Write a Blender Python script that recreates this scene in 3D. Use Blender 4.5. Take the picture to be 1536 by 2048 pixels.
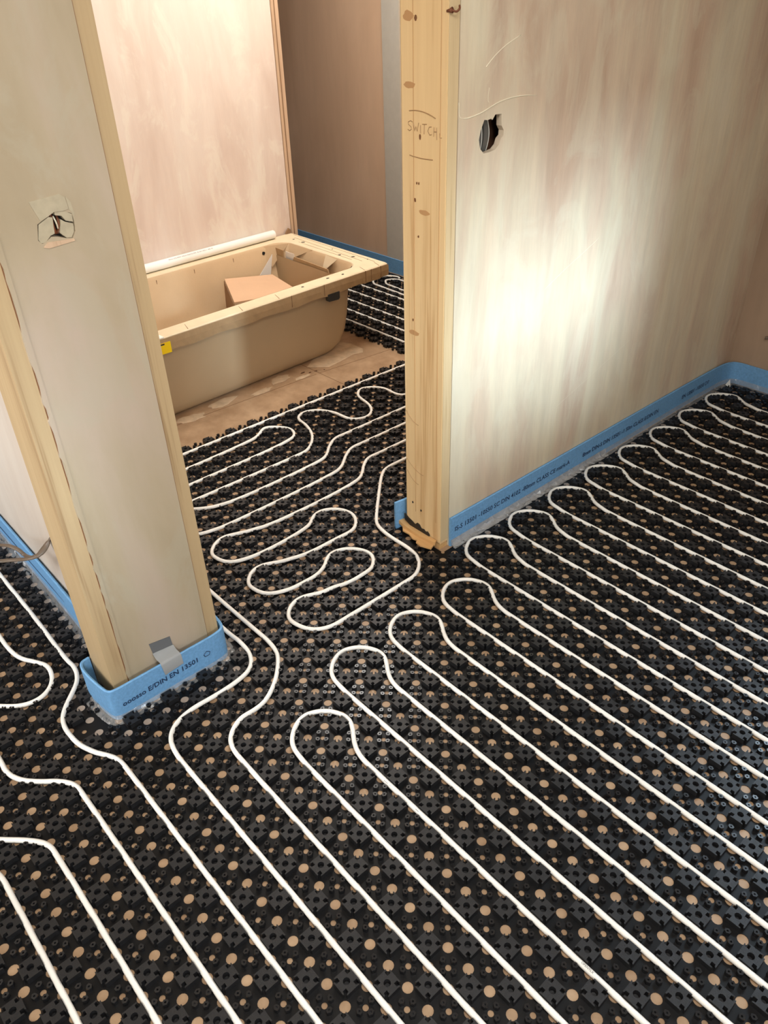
import bpy, bmesh, math, random
from mathutils import Vector, Matrix
import numpy as np

for o in list(bpy.data.objects):
    bpy.data.objects.remove(o, do_unlink=True)
S = bpy.context.scene
COL = S.collection
RND = random.Random(7)

# ------------------------------------------------------------------ camera
CAM = Vector((0.8281, -0.3298, 1.4507))
RIGHT = Vector((0.66754, 0.74405, -0.02799))
DOWN = Vector((0.40777, -0.39677, -0.82237))
FWD = Vector((-0.62299, 0.53755, -0.56826))
FPX = 1556.6
cd = bpy.data.cameras.new('camera')
cam = bpy.data.objects.new('camera', cd)
COL.objects.link(cam)
m = Matrix((RIGHT, -DOWN, -FWD)).transposed().to_4x4()
m.translation = CAM
cam.matrix_world = m
cd.sensor_fit = 'VERTICAL'
cd.sensor_height = 36.0
cd.lens = FPX / 2048 * 36.0
cd.clip_start = 0.02
S.camera = cam

# ------------------------------------------------------------------ light
vs = S.view_settings
vs.view_transform = 'Standard'
vs.look = 'None'
vs.gamma = 1.0
vs.use_curve_mapping = False
vs.exposure = 0.66
w = bpy.data.worlds.new('world')
S.world = w
w.use_nodes = True
w.node_tree.nodes['Background'].inputs[0].default_value = (0.75, 0.87, 1.0, 1)
w.node_tree.nodes['Background'].inputs[1].default_value = 2.0


def lamp(name, kind, loc, direction, energy, color, **kw):
    d = bpy.data.lights.new(name, kind)
    d.energy = energy
    d.color = color
    for k, v in kw.items():
        setattr(d, k, v)
    o = bpy.data.objects.new(name, d)
    COL.objects.link(o)
    o.location = loc
    o.rotation_euler = Vector(direction).to_track_quat('-Z', 'Y').to_euler()
    return o


# hazy sun entering through the two high windows behind the camera
lamp('hazy_sun', 'SUN', (6, -1, 4), (-1, 0.20, -0.33), 3.7, (0.64, 0.82, 1.0), angle=math.radians(8))
# daylight at the windows, then two overhead fill lamps
lamp('window_daylight', 'AREA', (2.86, 0.735, 1.80), (-1, 0.17, -0.2), 1.3, (1.0, 0.98, 0.93), shape='RECTANGLE', size=0.84, size_y=0.56, spread=math.radians(50))
lamp('window_daylight', 'AREA', (2.86, -1.11, 1.80), (-1, 0.30, -0.38), 3.4, (0.88, 0.94, 1.0), shape='RECTANGLE', size=0.78, size_y=0.56, spread=math.radians(55))
lamp('window_daylight', 'AREA', (0.62, 2.72, 1.5), (0.12, -1, -0.95), 4.0, (0.66, 0.84, 1.0), shape='RECTANGLE', size=1.0, size_y=1.0, spread=math.radians(60))
lamp('window_daylight', 'AREA', (0.2, -2.15, 1.5), (-0.2, 1, -0.2), 9, (1.0, 0.97, 0.92), shape='RECTANGLE', size=1.2, size_y=1.1, spread=math.radians(120))
lamp('window_daylight', 'AREA', (-1.75, -2.15, 1.35), (0, 1, -0.15), 30, (0.95, 0.97, 1.0), shape='RECTANGLE', size=1.0, size_y=1.1)
lamp('overhead_fill', 'AREA', (0.95, 0.05, 2.36), (0, 0, -1), 22, (1.0, 0.98, 0.95), shape='RECTANGLE', size=0.9, size_y=0.9)  # added lamp to brighten floor and pipes; no roof window above it
lamp('overhead_fill', 'AREA', (-1.85, 1.90, 2.36), (0, 0, -1), 25, (1.0, 0.97, 0.92), shape='RECTANGLE', size=0.9, size_y=0.9)  # unseen overhead lamp for the bathroom; the ceiling has no opening here


# ------------------------------------------------------------------ helpers
def pix(x, y, z=0.0):
    v = Vector((x, y, z)) - CAM
    d = v.dot(FWD)
    if d < 0.05:
        return None
    return 768 + FPX * v.dot(RIGHT) / d, 1024 + FPX * v.dot(DOWN) / d


class MB:
    def __init__(self):
        self.v = []
        self.f = []

    def add(self, vs, fs):
        n = len(self.v)
        self.v += [tuple(a) for a in vs]
        self.f += [tuple(i + n for i in f) for f in fs]
        return self

    def box(self, x0, x1, y0, y1, z0, z1):
        return self.add([(x0, y0, z0), (x1, y0, z0), (x1, y1, z0), (x0, y1, z0), (x0, y0, z1), (x1, y0, z1), (x1, y1, z1), (x0, y1, z1)],
                        [(0, 3, 2, 1), (4, 5, 6, 7), (0, 1, 5, 4), (1, 2, 6, 5), (2, 3, 7, 6), (3, 0, 4, 7)])

    def tube(self, path, r, n=10, caps=True, squash=1.0):
        path = [Vector(p) for p in path]
        k = len(path)
        vs, fs = [], []
        for i, p in enumerate(path):
            t = (path[min(i + 1, k - 1)] - path[max(i - 1, 0)]).normalized()
            up = Vector((0, 0, 1)) if abs(t.z) < 0.9 else Vector((0, 1, 0))
            a = t.cross(up).normalized()
            b = a.cross(t).normalized()
            rr = r[i] if isinstance(r, (list, tuple)) else r
            for j in range(n):
                an = 2 * math.pi * j / n
                vs.append(p + a * (math.cos(an) * rr) + b * (math.sin(an) * rr * squash))
        for i in range(k - 1):
            for j in range(n):
                fs.append((i * n + j, i * n + (j + 1) % n, (i + 1) * n + (j + 1) % n, (i + 1) * n + j))
        if caps:
            fs.append(tuple(range(n))[::-1])
            fs.append(tuple((k - 1) * n + j for j in range(n)))
        return self.add(vs, fs)

    def plate(self, poly, origin, u, v, thick):
        """polygon (2-d) extruded from origin along u x v by thick"""
        u, v, o = Vector(u), Vector(v), Vector(origin)
        nrm = u.cross(v).normalized() * thick
        n = len(poly)
        lo = [o + u * a + v * b for a, b in poly]
        hi = [p + nrm for p in lo]
        fs = [tuple(range(n))[::-1], tuple(range(n, 2 * n))]
        fs += [(i, (i + 1) % n, n + (i + 1) % n, n + i) for i in range(n)]
        return self.add(lo + hi, fs)

    def build(self, name, mat, parent=None, smooth=False, fix=True):
        me = bpy.data.meshes.new(name)
        me.from_pydata(self.v, [], self.f)
        if fix:
            b = bmesh.new()
            b.from_mesh(me)
            bmesh.ops.recalc_face_normals(b, faces=b.faces)
            b.to_mesh(me)
            b.free()
        return link(name, me, mat, parent, smooth)


def link(name, me, mat, parent=None, smooth=False):
    if mat is not None:
        me.materials.clear()
        me.materials.append(mat)
    if smooth:
        me.shade_smooth()
    o = bpy.data.objects.new(name, me)
    COL.objects.link(o)
    if parent is not None:
        o.parent = parent
        o.matrix_parent_inverse = parent.matrix_basis.inverted()
    return o


def tag(o, label=None, cat=None, group=None, kind=None):
    if label:
        o['label'] = label
    if cat:
        o['category'] = cat
    if group:
        o['group'] = group
    if kind:
        o['kind'] = kind
    return o


def empty(name, loc=(0, 0, 0)):
    o = bpy.data.objects.new(name, None)
    o.empty_display_size = 0.05
    o.location = loc
    COL.objects.link(o)
    return o


def chaikin(p, it=3):
    p = [Vector(a) for a in p]
    for _ in range(it):
        q = [p[0]]
        for a, b in zip(p[:-1], p[1:]):
            q += [a * 0.75 + b * 0.25, a * 0.25 + b * 0.75]
        q.append(p[-1])
        p = q
    return p


def catmull(p, n=5):
    p = [Vector(a) for a in p]
    P = [p[0] * 2 - p[1]] + p + [p[-1] * 2 - p[-2]]
    out = []
    for i in range(1, len(P) - 2):
        a, b, c, d = P[i - 1:i + 3]
        t0 = 0.0
        t1 = t0 + max((b - a).length, 1e-6) ** 0.5
        t2 = t1 + max((c - b).length, 1e-6) ** 0.5
        t3 = t2 + max((d - c).length, 1e-6) ** 0.5
        for k in range(n):
            t = t1 + (t2 - t1) * k / n
            A1 = a * ((t1 - t) / (t1 - t0)) + b * ((t - t0) / (t1 - t0))
            A2 = b * ((t2 - t) / (t2 - t1)) + c * ((t - t1) / (t2 - t1))
            A3 = c * ((t3 - t) / (t3 - t2)) + d * ((t - t2) / (t3 - t2))
            B1 = A1 * ((t2 - t) / (t2 - t0)) + A2 * ((t - t0) / (t2 - t0))
            B2 = A2 * ((t3 - t) / (t3 - t1)) + A3 * ((t - t1) / (t3 - t1))
            out.append(B1 * ((t2 - t) / (t2 - t1)) + B2 * ((t - t1) / (t2 - t1)))
    out.append(p[-1])
    return out


def text_mesh(body, size, bold=0.0):
    cu = bpy.data.curves.new('lettering', 'FONT')
    cu.body = body
    cu.size = size
    cu.resolution_u = 2
    cu.offset = bold
    o = bpy.data.objects.new('lettering', cu)
    COL.objects.link(o)
    bpy.context.view_layer.update()
    dg = bpy.context.evaluated_depsgraph_get()
    me = bpy.data.meshes.new_from_object(o.evaluated_get(dg))
    bpy.data.objects.remove(o, do_unlink=True)
    return me


def text(name, body, size, origin, u, v, mat, parent, bold=0.0):
    me = text_mesh(body, size, bold)
    u, v = Vector(u), Vector(v)
    M = Matrix((u, v, u.cross(v))).transposed().to_4x4()
    M.translation = Vector(origin)
    me.transform(M)
    return link(name, me, mat, parent)


# ------------------------------------------------------------------ materials
def srgb(r, g, b):
    def c(x):
        x /= 255.0
        return x / 12.92 if x <= 0.04045 else ((x + 0.055) / 1.055) ** 2.4
    return (c(r), c(g), c(b), 1)


def new_mat(name):
    mt = bpy.data.materials.new(name)
    mt.use_nodes = True
    nt = mt.node_tree
    return mt, nt, nt.nodes['Principled BSDF']


def simple(name, col, rough=0.5, spec=0.5, bump=0.0, bscale=200.0, var=0.0, vscale=30.0, metal=0.0):
    mt, nt, b = new_mat(name)
    b.inputs['Base Color'].default_value = col
    b.inputs['Roughness'].default_value = rough
    b.inputs['Specular IOR Level'].default_value = spec
    b.inputs['Metallic'].default_value = metal
    N = nt.nodes
    geo = N.new('ShaderNodeNewGeometry')
    if var:
        nz = N.new('ShaderNodeTexNoise')
        nz.inputs['Scale'].default_value = vscale
        nz.inputs['Detail'].default_value = 4
        nt.links.new(geo.outputs['Position'], nz.inputs['Vector'])
        r = N.new('ShaderNodeValToRGB')
        r.color_ramp.elements[0].position = 0.3
        r.color_ramp.elements[1].position = 0.7
        r.color_ramp.elements[0].color = tuple(c * (1 - var) for c in col[:3]) + (1,)
        r.color_ramp.elements[1].color = tuple(min(1, c * (1 + var)) for c in col[:3]) + (1,)
        nt.links.new(nz.outputs['Fac'], r.inputs['Fac'])
        nt.links.new(r.outputs['Color'], b.inputs['Base Color'])
    if bump:
        nb = N.new('ShaderNodeTexNoise')
        nb.inputs['Scale'].default_value = bscale
        nb.inputs['Detail'].default_value = 3
        nt.links.new(geo.outputs['Position'], nb.inputs['Vector'])
        bp = N.new('ShaderNodeBump')
        bp.inputs['Strength'].default_value = bump
        bp.inputs['Distance'].default_value = 0.002
        nt.links.new(nb.outputs['Fac'], bp.inputs['Height'])
        nt.links.new(bp.outputs['Normal'], b.inputs['Normal'])
    return mt


def plaster(name, cols, stretch=0.28, scale=4.0, seed=0.0, rough=0.6, streak=0.35, bump=0.25, smear=None):
    """trowelled gypsum plaster: blotches of drying colour, vertical trowel streaks"""
    mt, nt, b = new_mat(name)
    N, L = nt.nodes, nt.links
    geo = N.new('ShaderNodeNewGeometry')
    mp = N.new('ShaderNodeMapping')
    mp.inputs['Scale'].default_value = (1, 1, stretch)
    mp.inputs['Location'].default_value = (seed, seed * 1.7, seed * 0.6)
    L.new(geo.outputs['Position'], mp.inputs['Vector'])
    n1 = N.new('ShaderNodeTexNoise')
    n1.inputs['Scale'].default_value = scale
    n1.inputs['Detail'].default_value = 5
    n1.inputs['Roughness'].default_value = 0.55
    n1.inputs['Distortion'].default_value = 0.6
    L.new(mp.outputs['Vector'], n1.inputs['Vector'])
    r = N.new('ShaderNodeValToRGB')
    e = r.color_ramp.elements
    e[0].position, e[1].position = 0.3, 0.72
    e[0].color, e[1].color = cols[0], cols[-1]
    for k, c in enumerate(cols[1:-1]):
        x = e.new(0.3 + 0.42 * (k + 1) / (len(cols) - 1))
        x.color = c
    L.new(n1.outputs['Fac'], r.inputs['Fac'])
    mp2 = N.new('ShaderNodeMapping')
    mp2.inputs['Scale'].default_value = (14, 14, 1.6)
    mp2.inputs['Rotation'].default_value = (0.18, 0.05, 0)
    mp2.inputs['Location'].default_value = (seed * 3, seed, 0)
    L.new(geo.outputs['Position'], mp2.inputs['Vector'])
    n2 = N.new('ShaderNodeTexNoise')
    n2.inputs['Scale'].default_value = 1.6
    n2.inputs['Detail'].default_value = 6
    n2.inputs['Roughness'].default_value = 0.65
    L.new(mp2.outputs['Vector'], n2.inputs['Vector'])
    r2 = N.new('ShaderNodeValToRGB')
    r2.color_ramp.elements[0].position = 0.36
    r2.color_ramp.elements[1].position = 0.68
    r2.color_ramp.elements[0].color = (0.82, 0.82, 0.82, 1)
    r2.color_ramp.elements[1].color = (1.12, 1.11, 1.08, 1)
    L.new(n2.outputs['Fac'], r2.inputs['Fac'])
    mx = N.new('ShaderNodeMix')
    mx.data_type = 'RGBA'
    mx.blend_type = 'MULTIPLY'
    mx.inputs[0].default_value = streak
    L.new(r.outputs['Color'], mx.inputs[6])
    L.new(r2.outputs['Color'], mx.inputs[7])
    col_out = mx.outputs[2]
    if smear:
        # pale skim smears left by the trowel
        mp4 = N.new('ShaderNodeMapping')
        mp4.inputs['Scale'].default_value = (1.2, 1.2, 0.62)
        mp4.inputs['Rotation'].default_value = (0.5, 0, 0)
        mp4.inputs['Location'].default_value = (seed * 2.3, seed, seed)
        L.new(geo.outputs['Position'], mp4.inputs['Vector'])
        n4 = N.new('ShaderNodeTexNoise')
        n4.inputs['Scale'].default_value = 4.2
        n4.inputs['Detail'].default_value = 8
        n4.inputs['Roughness'].default_value = 0.62
        n4.inputs['Distortion'].default_value = 1.8
        L.new(mp4.outputs['Vector'], n4.inputs['Vector'])
        r4 = N.new('ShaderNodeValToRGB')
        r4.color_ramp.elements[0].position = 0.50
        r4.color_ramp.elements[1].position = 0.60
        r4.color_ramp.elements[0].color = (0, 0, 0, 1)
        r4.color_ramp.elements[1].color = (smear[1],) * 3 + (1,)
        L.new(n4.outputs['Fac'], r4.inputs['Fac'])
        m4 = N.new('ShaderNodeMix')
        m4.data_type = 'RGBA'
        L.new(r4.outputs['Color'], m4.inputs[0])
        L.new(col_out, m4.inputs[6])
        m4.inputs[7].default_value = smear[0]
        col_out = m4.outputs[2]
    L.new(col_out, b.inputs['Base Color'])
    b.inputs['Roughness'].default_value = rough
    b.inputs['Specular IOR Level'].default_value = 0.35
    bp = N.new('ShaderNodeBump')
    bp.inputs['Strength'].default_value = bump
    bp.inputs['Distance'].default_value = 0.004
    L.new(n2.outputs['Fac'], bp.inputs['Height'])
    L.new(bp.outputs['Normal'], b.inputs['Normal'])
    return mt


def timber(name, light, dark, seed=0.0, rough=0.6, freq=26.0, axis=2):
    mt, nt, b = new_mat(name)
    N, L = nt.nodes, nt.links
    geo = N.new('ShaderNodeNewGeometry')
    mp = N.new('ShaderNodeMapping')
    sc = [freq, freq, freq]
    sc[axis] = freq * 0.045
    mp.inputs['Scale'].default_value = sc
    mp.inputs['Location'].default_value = (seed, seed * 2, seed * 3)
    L.new(geo.outputs['Position'], mp.inputs['Vector'])
    n1 = N.new('ShaderNodeTexNoise')
    n1.inputs['Scale'].default_value = 1.0
    n1.inputs['Detail'].default_value = 4
    n1.inputs['Distortion'].default_value = 0.4
    L.new(mp.outputs['Vector'], n1.inputs['Vector'])
    mp3 = N.new('ShaderNodeMapping')
    sc = [220, 220, 220]
    sc[axis] = 5
    mp3.inputs['Scale'].default_value = sc
    L.new(geo.outputs['Position'], mp3.inputs['Vector'])
    n3 = N.new('ShaderNodeTexNoise')
    n3.inputs['Scale'].default_value = 1.0
    n3.inputs['Detail'].default_value = 2
    L.new(mp3.outputs['Vector'], n3.inputs['Vector'])
    ad = N.new('ShaderNodeMath')
    ad.operation = 'MULTIPLY_ADD'
    ad.inputs[1].default_value = 0.35
    L.new(n3.outputs['Fac'], ad.inputs[0])
    L.new(n1.outputs['Fac'], ad.inputs[2])
    r = N.new('ShaderNodeValToRGB')
    r.color_ramp.elements[0].position = 0.45
    r.color_ramp.elements[1].position = 0.85
    r.color_ramp.elements[0].color = dark
    r.color_ramp.elements[1].color = light
    e = r.color_ramp.elements.new(0.58)
    e.color = tuple(0.25 * d + 0.75 * l for d, l in zip(dark, light))
    L.new(ad.outputs[0], r.inputs['Fac'])
    L.new(r.outputs['Color'], b.inputs['Base Color'])
    b.inputs['Roughness'].default_value = rough
    b.inputs['Specular IOR Level'].default_value = 0.3
    return mt


def film_mat(name, t=0.5):
    mt, nt, b = new_mat(name)
    N, L = nt.nodes, nt.links
    b.inputs['Base Color'].default_value = (0.55, 0.54, 0.52, 1)
    b.inputs['Roughness'].default_value = 0.12
    b.inputs['Specular IOR Level'].default_value = 0.8
    tr = N.new('ShaderNodeBsdfTransparent')
    mx = N.new('ShaderNodeMixShader')
    mx.inputs[0].default_value = 1 - t
    L.new(tr.outputs[0], mx.inputs[1])
    L.new(b.outputs[0], mx.inputs[2])
    L.new(mx.outputs[0], N['Material Output'].inputs['Surface'])
    return mt


def board_floor(name):
    mt, nt, b = new_mat(name)
    N, L = nt.nodes, nt.links
    geo = N.new('ShaderNodeNewGeometry')
    n1 = N.new('ShaderNodeTexNoise')
    n1.inputs['Scale'].default_value = 9
    n1.inputs['Detail'].default_value = 8
    n1.inputs['Roughness'].default_value = 0.65
    L.new(geo.outputs['Position'], n1.inputs['Vector'])
    r = N.new('ShaderNodeValToRGB')
    r.color_ramp.elements[0].position = 0.32
    r.color_ramp.elements[1].position = 0.7
    r.color_ramp.elements[0].color = srgb(148, 118, 88)
    r.color_ramp.elements[1].color = srgb(184, 154, 122)
    L.new(n1.outputs['Fac'], r.inputs['Fac'])
    L.new(r.outputs['Color'], b.inputs['Base Color'])
    b.inputs['Roughness'].default_value = 0.45
    return mt


M = {}
M['plaster_right'] = plaster('plaster_right', [srgb(190, 160, 136), srgb(208, 186, 161), srgb(216, 202, 174), srgb(222, 212, 188)], seed=3.1, streak=0.5, bump=0.4, smear=(srgb(218, 208, 182), 0.38))
M['plaster_end'] = plaster('plaster_end', [srgb(150, 126, 104), srgb(172, 146, 122)], seed=9.0, streak=0.2)  # albedo lowered in place of light falloff at the corner
M['plaster_far'] = plaster('plaster_far', [srgb(206, 172, 142), srgb(222, 190, 160)], seed=5.0, streak=0.15, rough=0.7)
M['plaster_post'] = plaster('plaster_post', [srgb(164, 148, 120), srgb(176, 160, 134), srgb(186, 168, 150)], seed=1.3, streak=0.12, bump=0.12, smear=(srgb(178, 168, 146), 0.4))
M['plaster_left'] = plaster('plaster_left', [srgb(200, 184, 168), srgb(222, 212, 198)], seed=12.0, streak=0.15)
M['plaster_pink'] = plaster('plaster_pink', [srgb(216, 195, 180), srgb(228, 211, 197), srgb(236, 225, 212)], seed=7.4, streak=0.12, smear=(srgb(238, 230, 214), 0.5))
M['plaster_pale'] = simple('plaster_pale', srgb(232, 222, 196), 0.6, var=0.06)
M['filler'] = simple('filler', srgb(176, 164, 138), 0.8, bump=0.4, bscale=90, var=0.08, vscale=60)
M['plasterboard_grey'] = simple('plasterboard_grey', srgb(190, 184, 172), 0.75, var=0.03)
M['white_wall'] = simple('white_wall', srgb(206, 196, 180), 0.8)
M['ceiling'] = simple('ceiling', srgb(226, 220, 208), 0.85)
M['pine'] = timber('pine', srgb(232, 202, 152), srgb(204, 164, 114), seed=2.0, freq=26)
M['pine_pale'] = timber('pine_pale', srgb(214, 190, 148), srgb(182, 152, 110), seed=4.0, freq=34)
M['timber_dusty'] = timber('timber_dusty', srgb(188, 163, 124), srgb(158, 130, 94), seed=6.0, freq=24)
M['timber_pink'] = timber('timber_pink', srgb(206, 176, 146), srgb(180, 148, 118), seed=8.0, freq=24)
M['pine_sole'] = timber('pine_sole', srgb(214, 172, 116), srgb(160, 112, 66), seed=3.0, freq=60, axis=0)
M['knot'] = simple('knot', srgb(120, 78, 44), 0.6)
M['knot_light'] = simple('knot_light', srgb(190, 146, 98), 0.6)
M['pencil'] = simple('pencil', srgb(164, 128, 88), 0.6)
M['black_nub'] = simple('black_nub', (0.0135, 0.0135, 0.0145, 1), 0.42, 0.40, bump=0.25, bscale=500)
M['black_pin'] = simple('black_pin', (0.012, 0.012, 0.013, 1), 0.24, 0.45)
M['black_sheet'] = simple('black_sheet', (0.004, 0.004, 0.0045, 1), 0.45, 0.25)
M['black_scrap'] = simple('black_scrap', (0.010, 0.010, 0.010, 1), 0.4)
M['pipe_white'] = simple('pipe_white', srgb(242, 239, 231), 0.32, 0.5, var=0.03, vscale=12)
M['print'] = simple('print', srgb(60, 56, 52), 0.6)
M['print_grey'] = simple('print_grey', srgb(120, 118, 112), 0.6)
M['foam_blue'] = simple('foam_blue', srgb(112, 162, 206), 0.65, 0.3, bump=0.5, bscale=260, var=0.10, vscale=140)
M['foam_print'] = simple('foam_print', srgb(34, 58, 92), 0.6)
M['film'] = film_mat('film', 0.68)
M['film_bright'] = film_mat('film_bright', 0.5)
M['tape_grey'] = simple('tape_grey', srgb(104, 106, 108), 0.35, 0.5, bump=0.2, bscale=60)
M['tape_silver'] = simple('tape_silver', srgb(150, 152, 152), 0.22, 0.7, bump=0.3, bscale=50)
M['board_floor'] = board_floor('board_floor')
M['dust_white'] = simple('dust_white', srgb(196, 172, 142), 0.8, var=0.16, vscale=30)
M['joint'] = simple('joint', srgb(128, 98, 68), 0.8)
M['stain'] = simple('stain', srgb(92, 58, 36), 0.4)
M['bath_shell'] = simple('bath_shell', srgb(174, 150, 117), 0.5, 0.35, var=0.05, vscale=3)
M['card'] = simple('card', srgb(200, 172, 136), 0.85, 0.2, bump=0.2, bscale=120, var=0.05, vscale=6)
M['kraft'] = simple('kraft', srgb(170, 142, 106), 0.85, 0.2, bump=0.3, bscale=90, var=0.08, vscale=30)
M['card_pale'] = simple('card_pale', srgb(222, 204, 172), 0.85, 0.2, bump=0.25, bscale=70, var=0.05, vscale=14)
M['card_pink'] = simple('card_pink', srgb(208, 172, 140), 0.85, 0.2, var=0.04, vscale=5)
M['card_edge'] = simple('card_edge', srgb(140, 108, 78), 0.9)
M['acrylic'] = simple('acrylic', srgb(226, 222, 214), 0.25)
M['hole_dark'] = simple('hole_dark', (0.012, 0.010, 0.008, 1), 0.9)
M['black_plastic'] = simple('black_plastic', srgb(52, 50, 46), 0.4)
M['yellow'] = simple('yellow', srgb(246, 206, 10), 0.5)
M['label_white'] = simple('label_white', srgb(238, 234, 224), 0.5)
M['pvc'] = simple('pvc', srgb(244, 242, 236), 0.28, 0.5)
M['cable_grey'] = simple('cable_grey', srgb(84, 81, 75), 0.5)
M['cable_brown'] = simple('cable_brown', srgb(104, 88, 72), 0.45)
M['cable_white'] = simple('cable_white', srgb(206, 202, 188), 0.5)
M['cavity'] = simple('cavity', srgb(96, 62, 40), 0.9, var=0.3, vscale=40)
M['copper'] = simple('copper', srgb(122, 66, 38), 0.5)
M['rust'] = simple('rust', srgb(110, 62, 34), 0.7)

# ------------------------------------------------------------------ setting
q = 0.05
MB().box(-4.4, 3.0, -2.3, 2.95, -0.06, 0.0).build('floor', M['board_floor'])
fl = bpy.data.objects['floor']
tag(fl, 'bare tan board floor showing beside and under the bath', 'floor', kind='structure')


def floor_patch(name, poly, mat, h=0.0008):
    return MB().plate(poly, (0, 0, 0.0002), (1, 0, 0), (0, 1, 0), h).build(name, mat, fl)


# joints between the floor boards, dusty smears and spill marks
for a, b in (((-2.6, 1.548), (-1.575, 1.566)), ((-1.80, 0.33), (-1.772, 1.545)), ((-1.772, 1.56), (-1.74, 1.99))):
    a, b = Vector(a), Vector(b)
    n = Vector((-(b - a).y, (b - a).x)).normalized() * 0.0015
    floor_patch('board_joint', [tuple(a - n), tuple(b - n), tuple(b + n), tuple(a + n)], M['joint'], 0.0003)


def blob(cx, cy, rx, ry, ang, n=16, j=0.25):
    out = []
    for k in range(n):
        t = 2 * math.pi * k / n
        s = 1 + RND.uniform(-j, j)
        x, y = rx * math.cos(t) * s, ry * math.sin(t) * s
        out.append((cx + x * math.cos(ang) - y * math.sin(ang), cy + x * math.sin(ang) + y * math.cos(ang)))
    return out


floor_patch('dust_smear', [(-1.985, 1.85), (-1.93, 1.875), (-1.84, 1.875), (-1.805, 1.845), (-1.82, 1.80), (-1.80, 1.70), (-1.79, 1.63), (-1.86, 1.56), (-1.93, 1.66), (-1.93, 1.76)], M['dust_white'])
for c in ((-1.845, 1.40, 0.035, 0.055, 0.2), (-1.80, 1.27, 0.02, 0.05, 0.1), (-1.83, 1.10, 0.03, 0.07, 0.1), (-1.80, 0.93, 0.03, 0.06, -0.1), (-1.79, 1.48, 0.012, 0.04, 0.1)):
    floor_patch('dust_smear', blob(*c), M['dust_white'])
for c in ((-1.826, 1.512, 0.006, 0.012, 0), (-1.806, 1.535, 0.004, 0.006, 0), (-1.80, 1.565, 0.005, 0.008, 0), (-1.785, 1.60, 0.003, 0.003, 0)):
    floor_patch('spill_mark', blob(*c, n=9), M['stain'], 0.0012)

MB().box(-4.4, 3.0, -2.3, 2.95, 2.4, 2.5).build('ceiling', M['ceiling'])
tag(bpy.data.objects['ceiling'], 'plain plastered ceiling above the rooms', 'ceiling', kind='structure')


def ring_fill(outer, inner):
    """triangles between an outer and an inner 2-d loop"""
    b = bmesh.new()
    es = []
    for loop in (outer, inner):
        vv = [b.verts.new((p[0], p[1], 0)) for p in loop]
        es += [b.edges.new((vv[i], vv[(i + 1) % len(vv)])) for i in range(len(vv))]
    bmesh.ops.triangle_fill(b, use_beauty=True, edges=es)
    b.verts.index_update()
    v = [(x.co.x, x.co.y) for x in b.verts]
    f = [tuple(x.index for x in g.verts) for g in b.faces]
    b.free()
    return v, f


def wall_with_hole(name, mat, xf, xb, y0, y1, z0, z1, hole, depth):
    """wall whose +x face carries a ragged hole, with the hole's sides and back"""
    mb = MB()
    v, f = ring_fill([(y0, z0), (y1, z0), (y1, z1), (y0, z1)], hole)
    mb.add([(xf, a, c) for a, c in v], f)
    n = len(hole)
    mb.add([(xf, a, c) for a, c in hole] + [(xf - depth, a, c) for a, c in hole], [(i, (i + 1) % n, n + (i + 1) % n, n + i) for i in range(n)])
    mb.add([(xb, y0, z0), (xb, y1, z0), (xb, y1, z1), (xb, y0, z1), (xf, y0, z0), (xf, y1, z0), (xf, y1, z1), (xf, y0, z1)],
           [(0, 3, 2, 1), (0, 1, 5, 4), (1, 2, 6, 5), (2, 3, 7, 6), (3, 0, 4, 7)])
    return mb.build(name, mat)


# --- stud wall on the right with the switch hole
HOLE = [(1.150, 1.171), (1.161, 1.169), (1.172, 1.171), (1.178, 1.168), (1.187, 1.178), (1.209, 1.177), (1.211, 1.152), (1.220, 1.141), (1.219, 1.130), (1.210, 1.124), (1.205, 1.112), (1.192, 1.103), (1.170, 1.100), (1.152, 1.100), (1.139, 1.112), (1.134, 1.131), (1.139, 1.150)]
wr = wall_with_hole('wall_right', M['plaster_right'], -0.490, -0.640, 1.064, 2.75, 0.0, 2.4, HOLE, 0.016)
tag(wr, 'pinkish bare plaster stud wall with a ragged switch hole', 'wall', kind='structure')
cav = MB().box(-0.552, -0.548, 1.09, 1.26, 1.06, 1.22).build('cavity_back', M['cavity'], wr)


def ridge(path, r, parent, name='trowel_ridge'):
    return MB().tube(catmull(path, 5), r, 6, squash=0.6).build(name, M['plaster_pale'], parent, True)


ridge([(-0.490, 1.064, 1.215), (-0.490, 1.068, 1.186), (-0.490, 1.085, 1.181), (-0.490, 1.134, 1.186), (-0.490, 1.200, 1.203), (-0.490, 1.271, 1.208), (-0.490, 1.335, 1.203)], [0.0012] * 10 + [0.002] * 15 + [0.0022, 0.002, 0.0018, 0.0014, 0.001, 0.0005], wr)
ridge([(-0.4905, 1.149, 1.277), (-0.4905, 1.175, 1.295), (-0.4905, 1.21, 1.313), (-0.4905, 1.26, 1.330)], 0.0016, wr)
ridge([(-0.4905, 1.162, 1.235), (-0.4905, 1.160, 1.21), (-0.4905, 1.163, 1.205)], 0.0012, wr)
ridge([(-0.4905, 1.432, 0.708), (-0.4905, 1.516, 0.744), (-0.4905, 1.60, 0.775), (-0.4905, 1.671, 0.803)], 0.0009, wr)
ridge([(-0.4905, 1.55, 0.30), (-0.4905, 1.75, 0.36), (-0.4905, 1.95, 0.42)], 0.0007, wr)

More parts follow.
